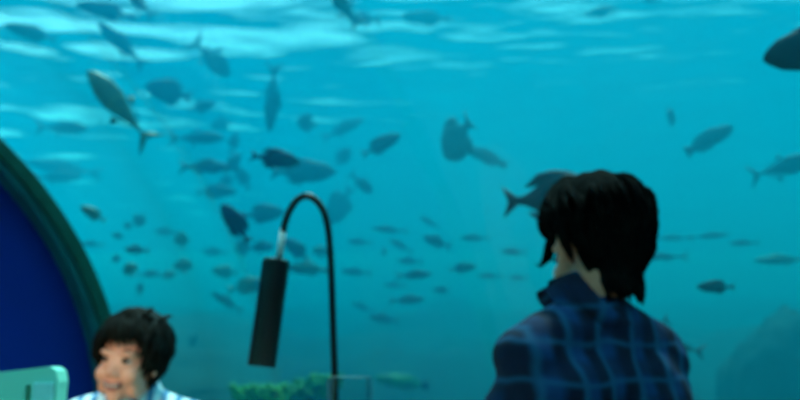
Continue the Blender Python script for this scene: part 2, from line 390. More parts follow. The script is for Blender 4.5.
def plate(pts, th=.008, mtx=None):
    """fin: outline in x,z; thick at the middle, thin at the rim"""
    bm = bmesh.new(); n = len(pts); c = V((sum(p[0] for p in pts)/n, 0, sum(p[1] for p in pts)/n))
    rim = [bm.verts.new((x, 0, z)) for x, z in pts]
    s1 = [bm.verts.new((c.x+(x-c.x)*.55, th, c.z+(z-c.z)*.55)) for x, z in pts]
    s2 = [bm.verts.new((c.x+(x-c.x)*.55, -th, c.z+(z-c.z)*.55)) for x, z in pts]
    for i in range(n):
        j = (i+1) % n; bm.faces.new((rim[i], rim[j], s1[j], s1[i])); bm.faces.new((rim[j], rim[i], s2[i], s2[j]))
    bm.faces.new(s1); bm.faces.new(list(reversed(s2)))
    if mtx: bmesh.ops.transform(bm, matrix=mtx, verts=bm.verts)
    return bm
TYPES = {}
#            half height top, bottom, half width, tail, dorsal, anal
TYPES['oval'] = dict(top=[(0, .03), (.06, .10), (.2, .19), (.45, .25), (.7, .19), (.9, .06), (1, .035)], bot=[(0, .03), (.06, .08), (.2, .17), (.45, .23), (.7, .18), (.9, .06), (1, .035)],
   wid=[(0, .015), (.1, .05), (.35, .085), (.7, .05), (1, .014)],
   tail=[(-.33, .03), (-.40, .08), (-.50, .17), (-.46, .06), (-.445, 0), (-.46, -.06), (-.50, -.17), (-.40, -.08), (-.33, -.03)],
   dors=[(.24, .20), (.12, .265), (-.02, .285), (-.16, .26), (-.29, .13), (-.20, .13), (.05, .22)], anal=[(.05, -.20), (-.05, -.265), (-.16, -.24), (-.28, -.12), (-.18, -.13)], H=.54)
TYPES['slim'] = dict(top=[(0, .02), (.08, .06), (.3, .115), (.5, .12), (.8, .055), (1, .022)], bot=[(0, .02), (.08, .055), (.3, .115), (.5, .12), (.8, .05), (1, .022)],
   wid=[(0, .012), (.12, .045), (.4, .068), (.75, .035), (1, .012)],
   tail=[(-.33, .02), (-.40, .07), (-.52, .16), (-.47, .05), (-.43, 0), (-.47, -.05), (-.52, -.16), (-.40, -.07), (-.33, -.02)],
   dors=[(.20, .105), (.14, .17), (.0, .15), (-.18, .10), (-.26, .06), (0, .10)], anal=[(-.02, -.11), (-.06, -.155), (-.16, -.11), (-.26, -.06), (-.14, -.07)], H=.26)
TYPES['jack'] = dict(top=[(0, .02), (.07, .08), (.25, .16), (.45, .165), (.75, .07), (.92, .022), (1, .018)], bot=[(0, .02), (.07, .06), (.25, .13), (.45, .15), (.75, .065), (.92, .02), (1, .018)],
   wid=[(0, .014), (.12, .05), (.4, .07), (.75, .03), (1, .01)],
   tail=[(-.34, .02), (-.40, .09), (-.53, .22), (-.46, .06), (-.42, 0), (-.46, -.06), (-.53, -.22), (-.40, -.09), (-.34, -.02)],
   dors=[(.06, .155), (0, .235), (-.04, .15), (-.20, .095), (-.27, .05), (-.05, .13)], anal=[(.0, -.14), (-.07, -.225), (-.09, -.13), (-.20, -.085), (-.27, -.045), (-.1, -.10)], H=.34)
TYPES['wrasse'] = dict(top=[(0, .03), (.08, .075), (.3, .115), (.6, .105), (.85, .065), (1, .05)], bot=[(0, .03), (.08, .07), (.3, .11), (.6, .10), (.85, .065), (1, .05)],
   wid=[(0, .015), (.12, .05), (.4, .07), (.8, .035), (1, .018)],
   tail=[(-.34, .045), (-.42, .075), (-.51, .09), (-.50, .03), (-.495, 0), (-.50, -.03), (-.51, -.09), (-.42, -.075), (-.34, -.045)],
   dors=[(.24, .10), (.16, .145), (-.1, .14), (-.29, .10), (-.3, .06), (0, .10)], anal=[(.02, -.10), (-.02, -.135), (-.24, -.115), (-.29, -.06), (-.1, -.09)], H=.25)
FM = {}
for k, T in TYPES.items():
    def tomesh(bm, nm):
        bmesh.ops.recalc_face_normals(bm, faces=bm.faces); me = bpy.data.meshes.new(nm); bm.to_mesh(me); bm.free()
        me.polygons.foreach_set('use_smooth', [True]*len(me.polygons)); return me
    b = fish_body(T['top'], T['bot'], T['wid']); parts = {'body': tomesh(b, 'body')}
    parts['tail_fin'] = tomesh(plate(T['tail'], .012), 'tail_fin')
    parts['dorsal_fin'] = tomesh(plate(T['dors'], .010), 'dorsal_fin')
    parts['anal_fin'] = tomesh(plate(T['anal'], .010), 'anal_fin')
    for s, nm in ((1, 'pectoral_fin'), (-1, 'pectoral_fin2')):
        mt = Matrix.Translation((.20, s*.062, -.03)) @ Matrix.Rotation(s*.45, 4, 'Z') @ Matrix.Rotation(.4, 4, 'Y')
        parts[nm] = tomesh(plate([(0, .015), (-.06, .045), (-.14, .03), (-.12, -.02), (-.05, -.03), (0, -.015)], .005, mt), 'pectoral_fin')
    for s, nm in ((1, 'eye'), (-1, 'eye2')):
        b = bmesh.new(); ellip(b, (.40, s*.036, .028), (.017, .012, .017), seg=10); parts[nm] = tomesh(b, 'eye')
    FM[k] = parts
PROTO = {}
def fish_proto(kind, mk, name, tailmat=None):
    key = (kind, mk, name, tailmat)
    if key in PROTO: return PROTO[key], True
    root = empty(name, (0, 0, 0))
    for nm, me in FM[kind].items():
        me2 = me.copy(); base = nm.rstrip('2')
        mm = M['f_eye'] if base == 'eye' else (M[tailmat] if tailmat and base == 'tail_fin' else M[mk])
        link(base, me2, mm, root)
    PROTO[key] = root; return root, False
FISHN = [0]
def fish(px, py, ln, ang, ht, w, kind, mk, label, yaw=0, group=None, name='fish', tail=None, thick=1.0):
    proto, used = fish_proto(kind, mk, name, tail)
    root = proto
    if used:
        root = proto.copy(); COL.objects.link(root)
        for ch in proto.children:
            c = ch.copy(); COL.objects.link(c); c.parent = root
    for k in ('group',):
        if k in root: del root[k]
    if mk != 'f_dark' and w > 1.3: w = w*1.2+.8
    if ln < 27 and mk != 'f_dark': w += .9
    d = ray(px, py); t = min(exit_t(d)+w, (3.95-CAMZ)/d.z if d.z > 0 else 99)
    p = CAM+d*t
    depth = p.dot(FWD)-CAM.dot(FWD); L0 = ln/FPX*depth/max(.35, math.cos(math.radians(yaw)))
    a = math.radians(ang); ya = math.radians(yaw)
    # the view basis at the fish only chooses its heading
    f = d; r = V((f.y, -f.x, 0)).normalized(); u = r.cross(f)
    h = (r*math.cos(a)+u*math.sin(a))*math.cos(ya)+f*math.sin(ya)
    dz = u-h*u.dot(h)
    if dz.length < .3: dz = r*(-1 if math.sin(a) > 0 else 1); dz = dz-h*dz.dot(h)
    dz.normalize(); y = dz.cross(h)
    hs = ht/FPX*depth/TYPES[kind]['H']
    m3 = Matrix((h*L0, y*(L0*.5+hs*.5)*thick, dz*hs)).transposed()
    root.matrix_world = Matrix.Translation(p) @ m3.to_4x4()
    tag(root, label, 'fish', group); FISHN[0] += 1
    return root

F = [
# --- large and single fish
(120, 108, 92, 135, 27, 1.3, 'jack', 'f_green', 'large silvery green fish rising head up toward the surface, upper left', 0, None, 'trevally'),
(275, 159, 50, 354, 21, 1.0, 'oval', 'f_dark', 'darkest small oval fish swimming level above the lamp arch', 0, None, 'surgeonfish'),
(557, 198, 110, 2, 54, .5, 'oval', 'f_dark', 'big dark fish with forked tail half hidden behind the man\'s head', 0, None, 'surgeonfish'),
(812, 49, 90, 183, 48, .35, 'oval', 'f_dark', 'big dark blunt-headed fish cut off by the right edge near the top', 0, None, 'surgeonfish'),
(236, 224, 48, 128, 21, .9, 'oval', 'f_dark', 'dark stocky fish tilted head up, just left of the lamp neck', 0, None, 'surgeonfish'),
(716, 287, 36, 178, 14, 1.2, 'oval', 'f_dark', 'small dark spindle fish alone beyond the man\'s right shoulder', 0, None, 'surgeonfish'),
(709, 140, 50, 25, 17, 2.2, 'wrasse', 'f_mid', 'grey slender fish climbing rightward, upper right of the man', 0),
(671, 118, 17, 84, 27, 1.9, 'oval', 'f_mid', 'small upright oval fish seen end-on above the man\'s right side', 20),
(782, 168, 62, 11, 21, 2.4, 'jack', 'f_mid', 'pale grey fish cut off by the right edge at mid height', 0),
(458, 139, 46, 235, 48, 1.7, 'oval', 'f_mid', 'deep-bodied hazy fish diving head down right of centre', 30),
(486, 157, 44, 155, 13, 2.3, 'wrasse', 'f_mid', 'hazy slim fish just behind the diving deep-bodied one', 0),
(381, 145, 44, 28, 17, 1.8, 'oval', 'f_mid', 'grey fish climbing rightward, right of the lamp arch top', 0),
(343, 129, 46, 27, 11, 3.6, 'slim', 'f_mid', 'faint slim fish angled upward above the lamp arch', 0),
(307, 123, 20, 170, 19, 2.0, 'oval', 'f_mid', 'small round fish above the darkest oval fish', 35),
(272, 98, 68, 268, 15, 2.4, 'slim', 'f_mid', 'slender fish hanging vertically above the lamp, head down', 0),
(169, 92, 46, 170, 26, 2.2, 'oval', 'f_mid', 'grey deep-bodied fish right of the large silvery green fish', 0),
(62, 128, 48, 5, 14, 2.9, 'jack', 'f_mid', 'hazy grey fish swimming rightward below the large green fish\'s head', 0),
(64, 168, 72, 176, 13, 4.2, 'slim', 'f_mid', 'long faint fish nearest above the green arch rib', 0),
(57, 177, 46, 8, 13, 3.6, 'slim', 'f_mid', 'faint fish overlapping the long one above the green rib', 0),
(31, 33, 50, 172, 15, 2.6, 'oval', 'f_mid', 'hazy fish under the bright ripples in the upper left corner', 0),
(107, 11, 58, 176, 17, 2.2, 'oval', 'f_mid', 'broad shadowy fish between bright ripples at the top left', 0),
(122, 45, 60, 142, 15, 2.6, 'slim', 'f_mid', 'slim fish slanting head up between ripples and silvery green fish', 0),
(140, 4, 34, 142, 12, 1.4, 'jack', 'f_mid', 'dark fish cut by the top edge, second from left', 0),
(211, 58, 50, 318, 22, 2.6, 'jack', 'f_mid', 'grey fish slanting head down right, its tail at the ripples', 0),
(345, 8, 44, 130, 18, 1.4, 'jack', 'f_mid', 'dark fish cut by the top edge above the lamp arch', 0),
(364, 19, 34, 178, 12, 2.5, 'slim', 'f_mid', 'hazy fish just right of the dark one at the top edge', 0),
(426, 18, 52, 176, 15, 3.3, 'oval', 'f_mid', 'wide faint fish just under the surface at top centre', 0),
(602, 12, 12, 95, 30, 3.6, 'slim', 'f_mid', 'faint upright fish at the top edge above the man\'s head', 10),
(652, 0, 18, 170, 9, 2.6, 'slim', 'f_mid', 'tiny fish cut by the top edge, rightmost there', 0),
# --- shoal upper left of the lamp
(205, 167, 50, 3, 14, 1.9, 'slim', 'f_mid', 'grey fish swimming right, left neighbour of the darkest oval fish', 0),
(197, 138, 54, 4, 14, 2.6, 'jack', 'f_mid', 'grey fish with forked tail just right of the green fish\'s tail', 0),
(216, 192, 40, 4, 15, 3.0, 'oval', 'f_mid', 'pale grey fish above the dark tilted stocky fish', 0),
(202, 107, 28, 20, 13, 3.0, 'oval', 'f_mid', 'small hazy fish below the grey deep-bodied fish', 0),
(222, 124, 22, 200, 14, 3.4, 'oval', 'f_mid', 'small faint round fish left of the vertical slender fish', 0),
(234, 143, 22, 80, 10, 2.6, 'slim', 'f_mid', 'small upright fish below left of the vertical slender fish', 0),
(233, 164, 26, 60, 16, 2.2, 'oval', 'f_mid', 'stubby fish touching the darkest oval fish\'s neighbour', 20),
(243, 178, 26, 120, 13, 2.8, 'oval', 'f_mid', 'small hazy fish straight above the dark tilted stocky fish', 0),
(228, 180, 22, 210, 10, 3.2, 'slim', 'f_mid', 'small faint fish left above the dark tilted stocky fish', 0),
(303, 172, 66, 2, 26, 2.2, 'oval', 'f_mid', 'large hazy fish right under the darkest oval fish', 0),
(343, 157, 22, 50, 15, 3.0, 'oval', 'f_mid', 'small faint fish between the large hazy fish and grey climbing fish', 0),
(361, 183, 30, 318, 13, 3.0, 'jack', 'f_mid', 'small hazy fish pointing down right beside the lamp arch top', 0),
(340, 205, 44, 240, 30, 4.0, 'oval', 'f_mid', 'large very faint fish right behind the lamp arch', 20),
(263, 214, 42, 8, 20, 2.2, 'oval', 'f_mid', 'hazy grey fish left of the lamp neck, behind dark tilted fish', 0),
(242, 248, 20, 100, 13, 2.2, 'oval', 'f_olive', 'small olive upright fish under the dark tilted stocky fish', 0),
(260, 247, 28, 5, 11, 2.2, 'slim', 'f_mid', 'small grey fish just above the lamp shade\'s left', 0),
(215, 252, 26, 178, 9, 3.4, 'slim', 'f_mid', 'small faint fish lower left of the dark tilted stocky fish', 0),
(225, 272, 26, 175, 14, 1.9, 'oval', 'f_olive', 'small olive fish left of the lamp shade, upper of two', 0),
(248, 286, 42, 12, 17, 2.0, 'oval', 'f_olive', 'olive grey fish partly behind the lamp shade\'s left side', 0),
(227, 302, 36, 150, 9, 2.6, 'slim', 'f_mid', 'slim grey fish slanting down right, left of lamp shade', 0),
(193, 342, 18, 70, 8, 2.4, 'slim', 'f_mid', 'tiny upright fish low down between boy and lamp shade', 0),
(218, 338, 17, 5, 8, 3.6, 'slim', 'f_mid', 'tiny faint fish low down nearest left of lamp shade bottom', 0),
(297, 250, 34, 142, 16, 1.6, 'oval', 'f_mid', 'dark grey fish inside the lamp arch, nearest the shade top', 0),
(309, 269, 44, 176, 13, 1.6, 'slim', 'f_olive', 'olive slim fish inside the lamp arch between shade and stem', 0),
(321, 252, 13, 80, 18, 1.9, 'oval', 'f_olive', 'small upright olive fish inside the arch touching the stem', 10),
# --- little fish right of the green rib
(93, 214, 28, 152, 12, 1.3, 'oval', 'f_olive', 'small yellow-headed fish nearest the green rib, topmost there', 0),
(182, 240, 17, 100, 15, 1.9, 'oval', 'f_olive', 'small round olive fish midway between green rib and lamp neck', 0),
(184, 266, 15, 95, 20, 1.7, 'oval', 'f_olive', 'small upright olive fish below the round olive one', 0),
(130, 270, 15, 120, 15, 1.2, 'oval', 'f_olive', 'small round olive fish low beside the green rib', 0),
(137, 250, 24, 178, 9, 1.2, 'slim', 'f_mid', 'small dark level fish above the round olive fish by the rib', 0),
(140, 220, 15, 240, 14, 2.0, 'oval', 'f_mid', 'small grey fish high above the dark level fish', 0),
(128, 226, 9, 150, 8, 2.0, 'oval', 'f_mid', 'tiny grey fish next to and left of the high grey fish', 0),
(118, 236, 13, 170, 7, 1.5, 'oval', 'f_mid', 'tiny grey fish right below the yellow-headed fish', 0),
(92, 244, 22, 178, 6, 2.0, 'slim', 'f_mid', 'small thin fish touching the green rib\'s edge', 0),
(116, 259, 9, 110, 9, 1.4, 'oval', 'f_mid', 'tiny dark fish closest left of the round olive fish by the rib', 0),
(149, 274, 22, 5, 8, 2.4, 'slim', 'f_mid', 'small faint fish right of the round olive fish by the rib', 0),
(140, 289, 14, 85, 7, 1.7, 'slim', 'f_mid', 'tiny upright fish lowest above the boy\'s hair', 0),
(166, 232, 22, 178, 8, 3.4, 'slim', 'f_mid', 'small faint level fish left of the round olive midway fish', 0),
(168, 275, 16, 10, 9, 1.9, 'oval', 'f_olive', 'tiny olive fish left below the upright olive fish', 0),
# --- edge-on school right of the lamp stem
(360, 242, 26, 178, 7, 3.2, 'slim', 'f_mid', 'thin fish of the right-hand school nearest the lamp stem, upper', 0),
(356, 272, 30, 176, 8, 3.4, 'slim', 'f_mid', 'thin fish of the right-hand school nearest the lamp stem, lower', 0),
(390, 230, 36, 175, 7, 3.2, 'slim', 'f_mid', 'thin level fish forming the top of the school, left part', 0),
(429, 222, 22, 150, 6, 3.0, 'slim', 'f_mid', 'thin slanting fish at the top of the school, right part', 0),
(437, 242, 30, 160, 11, 2.4, 'slim', 'f_mid', 'grey fish slanting just under the topmost slanting one', 0),
(384, 252, 9, 85, 16, 2.0, 'oval', 'f_mid', 'dark end-on fish in the left of the school', 20),
(401, 246, 26, 150, 7, 3.0, 'slim', 'f_mid', 'thin fish slanting right beside the dark end-on fish', 0),
(410, 261, 26, 178, 8, 3.0, 'slim', 'f_mid', 'thin level fish right below the dark end-on fish', 0),
(414, 275, 36, 3, 9, 2.0, 'slim', 'f_mid', 'darkest level fish in the middle of the school', 0),
(442, 290, 18, 178, 8, 2.8, 'oval', 'f_mid', 'small fish low right of the school\'s darkest level fish', 0),
(395, 285, 24, 178, 6, 3.8, 'slim', 'f_mid', 'very faint thin fish left below the school\'s darkest fish', 0),
(407, 300, 36, 2, 9, 2.3, 'slim', 'f_mid', 'level fish at the bottom of the school', 0),
(463, 268, 28, 5, 11, 2.3, 'oval', 'f_mid', 'small stout fish in the gap toward the man\'s ear', 0),
(475, 238, 30, 178, 7, 3.0, 'slim', 'f_mid', 'thin faint fish between the school and the man\'s fringe', 0),
(514, 252, 26, 176, 7, 2.0, 'slim', 'f_mid', 'thin dark fish just left of the man\'s fringe', 0),
(490, 276, 26, 178, 6, 2.8, 'slim', 'f_mid', 'thin fish lower left of the man\'s jaw', 0),
(519, 278, 20, 178, 6, 3.0, 'slim', 'f_mid', 'thin fish touching the man\'s jaw line', 0),
(384, 319, 30, 170, 9, 2.8, 'slim', 'f_mid', 'faint fish by itself below the school', 0),
(363, 307, 26, 160, 6, 3.2, 'slim', 'f_mid', 'faint thin fish close to the lamp stem below the school', 0),
(402, 382, 54, 172, 14, 1.7, 'wrasse', 'f_wrasse', 'green fish with a dark tail, low down at centre right of the glass', 0, None, 'wrasse', 'f_dark'),
# --- right of the man
(662, 257, 50, 178, 8, 2.6, 'slim', 'f_mid', 'slim fish beside the man\'s right ear level, tail to the right', 0),
(709, 236, 38, 2, 6, 3.2, 'slim', 'f_mid', 'thin faint fish right of the man\'s head, upper', 0),
(675, 238, 32, 178, 6, 3.6, 'slim', 'f_mid', 'very faint thin fish touching the man\'s hair on the right', 0),
(744, 243, 28, 178, 6, 3.0, 'slim', 'f_mid', 'thin fish above and right of the small dark spindle fish', 0),
(782, 260, 52, 178, 10, 2.8, 'slim', 'f_olive', 'long hazy fish at the right edge above the reef boulder', 0),
(652, 326, 36, 200, 12, 1.2, 'jack', 'f_mid', 'fish behind the man\'s right shoulder, tail showing, upper of two', 0),
(678, 346, 50, 165, 14, 1.1, 'jack', 'f_mid', 'fish behind the man\'s right shoulder, tail showing, lower of two', 0),
]
for row in F: 
    r_ = list(row)
    px, py, ln, ang, ht, w, kind, mk, label = r_[:9]
    yaw = r_[9] if len(r_) > 9 else 0
    grp = r_[10] if len(r_) > 10 else None; nm = r_[11] if len(r_) > 11 else 'fish'; tl = r_[12] if len(r_) > 12 else None
    if nm == 'fish': grp = 'reef fish swimming outside the acrylic'
    fish(px, py, ln, ang, ht, w, kind, mk, label, yaw, grp, nm, tl)

# ------------------------------------------------------------------ lamp on the table
TABZ = .77; TC = V((-.20, 1.50, 0))
LY = 1.6
g = empty('table_lamp', (at(335, 400, LY).x, LY, TABZ+.004)); tag(g, 'black gooseneck table lamp with cylindrical shade hanging from a high arched neck', 'lamp')
def loc(px, py): return at(px, py, LY)-g.location
bm = bmesh.new(); lathe(bm, [(.0, 0), (.075, 0), (.078, .006), (.074, .014), (.02, .02), (.009, .03), (.0, .03)], 40, close=False); 
bmesh.ops.remove_doubles(bm, verts=bm.verts, dist=1e-5); obj('base', bm, M['black'], g, True)
pts = [(336, 470), (335, 400), (333.5, 340), (332, 290), (330.5, 255), (328, 228), (323, 210), (315, 199.5), (306, 196), (297, 200), (290, 210), (285.5, 221), (283, 232)]
P = [loc(*p) for p in pts]; P[0] = V((0, 0, .02))
# smooth the arch
def catmull(P, n=6):
    out = []
    for i in range(len(P)-1):
        a, b, c, d = P[max(i-1, 0)], P[i], P[i+1], P[min(i+2, len(P)-1)]
        for k in range(n):
            t = k/n; out.append(.5*((2*b)+(c-a)*t+(2*a-5*b+4*c-d)*t*t+(3*b-a-3*c+d)*t**3))
    return out+[P[-1]]
bm = bmesh.new(); cp = catmull(P); tube(bm, cp, .0070, 14); obj('neck', bm, M['black'], g, True)
bm = bmesh.new(); a = loc(283.2, 229); b = loc(278.6, 262); tube(bm, [a, b], .0066, 16); obj('steel_connector', bm, M['steel'], g, True)['label'] = 'pale steel connector rod'
ax0 = loc(276.5, 259.5); ax1 = loc(261.5, 366.5); dv = (ax1-ax0); Ls = dv.length; zq = V((0, 0, -1)).rotation_difference(dv)
bm = bmesh.new(); r = .0275
lathe(bm, [(0, 0), (r-.003, 0), (r, -.003), (r, -Ls+.002), (r-.001, -Ls), (r-.003, -Ls), (r-.004, -.02), (0, -.02)], 40, close=False)
bmesh.ops.remove_doubles(bm, verts=bm.verts, dist=1e-5)
bmesh.ops.transform(bm, matrix=Matrix.Translation(ax0) @ zq.to_matrix().to_4x4(), verts=bm.verts)
o = obj('lamp_shade', bm, M['black'], g, True); md = o.modifiers.new('e', 'EDGE_SPLIT'); md.split_angle = .7
bm = bmesh.new(); ellip(bm, ax0+dv*.80, (.014, .014, .02)); obj('bulb', bm, M['teeth'], g, True)

# ------------------------------------------------------------------ wine glass on the table
gx = at(350, 380, 1.3)
gl_ = empty('wine_glass', (gx.x, 1.3, TABZ+.003)); tag(gl_, 'clear wine glass with only its rim showing, in front of the lamp stem', 'glass')
zr = at(350, 376.5, 1.3).z-TABZ-.003
prof = [(0, 0), (.034, 0), (.034, .002), (.006, .008), (.0042, .02), (.0042, .13), (.012, .14), (.030, .165), (.038, .20), (.036, zr-.002), (.0352, zr), (.0344, zr-.002), (.0364, .20), (.0285, .167), (.010, .144), (0, .142)]
bm = bmesh.new(); lathe(bm, prof, 40, close=False); bmesh.ops.remove_doubles(bm, verts=bm.verts, dist=1e-5); obj('bowl', bm, M['glass'], gl_, True)

# ------------------------------------------------------------------ table
t = empty('dining_table', (TC.x, TC.y, 0)); tag(t, 'small round pedestal table under a white cloth, carrying the lamp and glass', 'table')
bm = bmesh.new(); lathe(bm, [(0, TABZ-.03), (.36, TABZ-.03), (.365, TABZ-.015), (.36, TABZ), (0, TABZ)], 56, close=False); bmesh.ops.remove_doubles(bm, verts=bm.verts, dist=1e-5); obj('tabletop', bm, M['wood'], t)
bm = bmesh.new(); lathe(bm, [(0, .002), (.24, .002), (.24, .015), (.05, .04), (.035, .08), (.035, TABZ-.06), (.10, TABZ-.031), (0, TABZ-.031)], 32, close=False); bmesh.ops.remove_doubles(bm, verts=bm.verts, dist=1e-5); obj('pedestal', bm, M['wood'], t, True)
bm = bmesh.new(); n = 96; rings = []
for k, (rr_, z) in enumerate([(.001, .002), (.2, .002), (.368, .002), (.374, -.004), (.378, -.05), (.382, -.11), (.386, -.17)]):
    rings.append([bm.verts.new(((rr_+(.010*math.sin(9*2*PI*i/n)*max(0, k-3)/3))*math.cos(2*PI*i/n), (rr_+(.010*math.sin(9*2*PI*i/n)*max(0, k-3)/3))*math.sin(2*PI*i/n), TABZ+z)) for i in range(n)])
for a_, b_ in zip(rings, rings[1:]):
    for i in range(n): bm.faces.new((a_[i], a_[(i+1) % n], b_[(i+1) % n], b_[i]))
o = obj('tablecloth', bm, M['cloth'], None, True); o.location = (TC.x, TC.y, 0); tag(o, 'white round cloth draped over the small table', 'tablecloth')

# ------------------------------------------------------------------ chairs
def chair_proto(name, back_top, wid, pm):
    """seat centre at origin, front toward +y"""
    e = empty(name, (0, 0, 0)); w = wid/2
    bm = bmesh.new(); box(bm, (-w+.01, -.21, .425), (w-.01, .23, .465)); obj('seat', bm, M['chair'], e, bevel=.012)
    for sx in (-1, 1):
        bm = bmesh.new(); tube(bm, [(sx*(w-.035), .19, .428), (sx*(w-.02), .21, .002)], [.020, .014], 10); obj('leg', bm, M['chair'], e, True)
        bm = bmesh.new(); tube(bm, [(sx*(w-.035), -.18, .428), (sx*(w-.02), -.23, .002)], [.020, .014], 10); obj('leg', bm, M['chair'], e, True)
    return e
# pale green chair at lower left: its backrest has two upright slots beside a pale panel
cy = 1.28
c1 = at(0, 373.5, cy); c2 = at(69.5, 366.5, cy)
rz_ = .10
bx = at(73, 400, cy)
wch = .46; cx = bx.x-.012-wch/2
ch = chair_proto('dining_chair', 1.05, wch, None); ch.location = (cx, cy-.215, 0)
tag(ch, 'pale green high-backed chair with slotted backrest at lower left corner', 'chair')
topz = c2.z; slope = (c2.z-c1.z)/(c2.x-c1.x)
def zt(x): # x local
    return topz+slope*(cx+x-c2.x)
# backrest outline: bar frame with openings
yb0, yb1 = .205, .245
w = wch/2
bm = bmesh.new()
def slab(x0, x1, z0, z1, y0=yb0, y1=yb1, xt0=None, xt1=None):
    zz0 = z1(x0) if callable(z1) else z1; zz1 = z1(x1) if callable(z1) else z1
    xt0 = x0 if xt0 is None else xt0; xt1 = x1 if xt1 is None else xt1
    v = [bm.verts.new(c) for c in ((x0, y0, z0), (x1, y0, z0), (xt1, y0, zz1), (xt0, y0, zz0), (x0, y1, z0), (x1, y1, z0), (xt1, y1, zz1), (xt0, y1, zz0))]
    for f in ((0, 1, 2, 3), (7, 6, 5, 4), (0, 4, 5, 1), (2, 6, 7, 3), (1, 5, 6, 2), (4, 0, 3, 7)): bm.faces.new([v[i] for i in f])
px2x = lambda px: at(px, 385, cy).x-cx
sA0, sA1 = px2x(28.5), px2x(34.5); sB0, sB1 = px2x(60), px2x(65.5)
zs = at(30, 385, cy).z
outline = [(-w, .44), (w+.006, .44), (w-.010, topz-.022), (w-.014, topz-.006), (w-.024, topz), (-w+.03, zt(-w)), (-w+.012, zt(-w)-.02)]
bmh = bmesh.new(); vv = [bmh.verts.new((x, yb0, z)) for x, z in outline]; f0 = bmh.faces.new(vv)
ex = bmesh.ops.extrude_face_region(bmh, geom=[f0]); bmesh.ops.translate(bmh, vec=(0, yb1-yb0, 0), verts=[e for e in ex['geom'] if isinstance(e, bmesh.types.BMVert)])
bm.free(); back = obj('backrest', bmh, M['chair'], ch, bevel=.008)
cut = bmesh.new()
for a_, b_ in ((sA0, sA1), (sB0, sB1), (px2x(-60), px2x(-54)), (px2x(-92), px2x(-86))): box(cut, (a_, yb0-.05, .55), (b_, yb1+.05, zs))
cm = bpy.data.meshes.new('cut'); bmesh.ops.recalc_face_normals(cut, faces=cut.faces); cut.to_mesh(cm); cut.free(); co = bpy.data.objects.new('cut', cm); COL.objects.link(co); co.parent = ch
md = back.modifiers.new('c', 'BOOLEAN'); md.object = co; md.operation = 'DIFFERENCE'; md.solver = 'EXACT'
back.modifiers.move(1, 0)
bpy.context.view_layer.update(); dg = bpy.context.evaluated_depsgraph_get(); nm_ = bpy.data.meshes.new_from_object(back.evaluated_get(dg)); back.modifiers.clear(); back.data = nm_; bpy.data.objects.remove(co)
bm = bmesh.new(); box(bm, (sA1+.004, yb0-.006, .56), (sB0-.004, yb0+.002, zs+.004)); obj('back_panel', bm, M['chair_pad'], ch, bevel=.003)['label'] = 'paler aqua panel between two slots'

def low_chair(loc, rz, label):
    e = chair_proto('dining_chair', .86, .40, None); e.location = loc; e.rotation_euler = (0, 0, rz); tag(e, label, 'chair')
    bm = bmesh.new()
    box(bm, (-.19, -.245, .46), (-.155, -.212, .80)); box(bm, (.155, -.245, .46), (.19, -.212, .80)); box(bm, (-.19, -.25, .70), (.19, -.215, .82)); obj('backrest', bm, M['chair'], e, bevel=.006)
    return e

# ------------------------------------------------------------------ people
def rotz(a): return Matrix.Rotation(a, 3, 'Z')
def face_forms(bm, T, child=False, smile=False):
    """T maps head-local (x forward, y left, z up) to body-local"""
    Rm = T.to_3x3(); s = T.to_scale()[0]; Rn = Rm*(1/s)
    E = lambda c, r, rot=None: ellip(bm, T @ V(c), [k*s for k in r], Rn @ rot if rot else Rn, 24)
    C = lambda a, b, ra, rb: capsule(bm, T @ V(a), T @ V(b), ra*s, rb*s)
    E((-.018, 0, .030), (.094, .077, .086)); E((.030, 0, -.020), (.060, .062, .080)); E((.034, 0, -.070), (.050, .046, .040))
    E((.066, 0, -.100), (.018, .022, .016)); 
    ck = 1.0
    for y in (-1, 1):
        E((.060, y*.040, -.040), (.026*ck, .024*ck, .026)); E((.070, y*.028, .020), (.020, .026, .010)); E((.030, y*.048, -.070), (.035, .014, .035))
        E((-.002, y*.079, -.010), (.017, .008, .030), Matrix.Rotation(.25, 3, 'Y')); E((-.006, y*.084, -.006), (.014, .006, .026)); E((.006, y*.078, -.032), (.010, .007, .010))
        E((.090 if smile else .096, y*.011, -.037), (.009, .008, .007)); E((.070, y*.016, -.052), (.016, .014, .012))
    if smile: C((.082, 0, -.006), (.094, 0, -.030), .006, .010); E((.096, 0, -.034), (.010, .010, .008))
    else: C((.084, 0, .008), (.104, 0, -.028), .008, .012); E((.106, 0, -.034), (.011, .010, .009))
    E((.076, 0, -.064), (.014, .026, .016)); E((.068, 0, -.086), (.016, .024, .010))

def hand(bm, wrist, d, up, s=1.0, side=1, curl=.5):
    """relaxed hand, five unequal fingers"""
    d = V(d).normalized(); up = V(up); up = (up-d*up.dot(d)).normalized(); lat = up.cross(d)*side
    w = V(wrist); M3 = Matrix((d, lat, up)).transposed()
    ellip(bm, w+d*.045*s, (.050*s, .040*s, .014*s), M3, 16); ellip(bm, w+d*.065*s, (.034*s, .040*s, .013*s), M3, 16)
    for i, (y, l) in enumerate(((.031, .068), (.011, .078), (-.010, .073), (-.030, .058))):
        p = w+d*(.078*s)+lat*(y*s); dd = d+lat*y*1.5; dd.normalize(); r0 = .0088-.0006*i
        for k, fr in enumerate((.42, .32, .26)):
            ang = curl*(k+.5)*.8; q = (dd*math.cos(ang)-up*math.sin(ang))
            e = p+q*(l*fr*s); capsule(bm, p, e, (r0-.0007*k)*s, (r0-.0007*(k+1))*s, 10); p = e
    p = w+d*.018*s+lat*.030*s; dd = (d*.72+lat*.62-up*.25).normalized()
    for k, l in enumerate((.040, .030, .026)):
        q = (dd-lat*.28*k-up*.12*k).normalized(); e = p+q*l*s; capsule(bm, p, e, (.0125-.0015*k)*s, (.0110-.0015*k)*s, 10); p = e

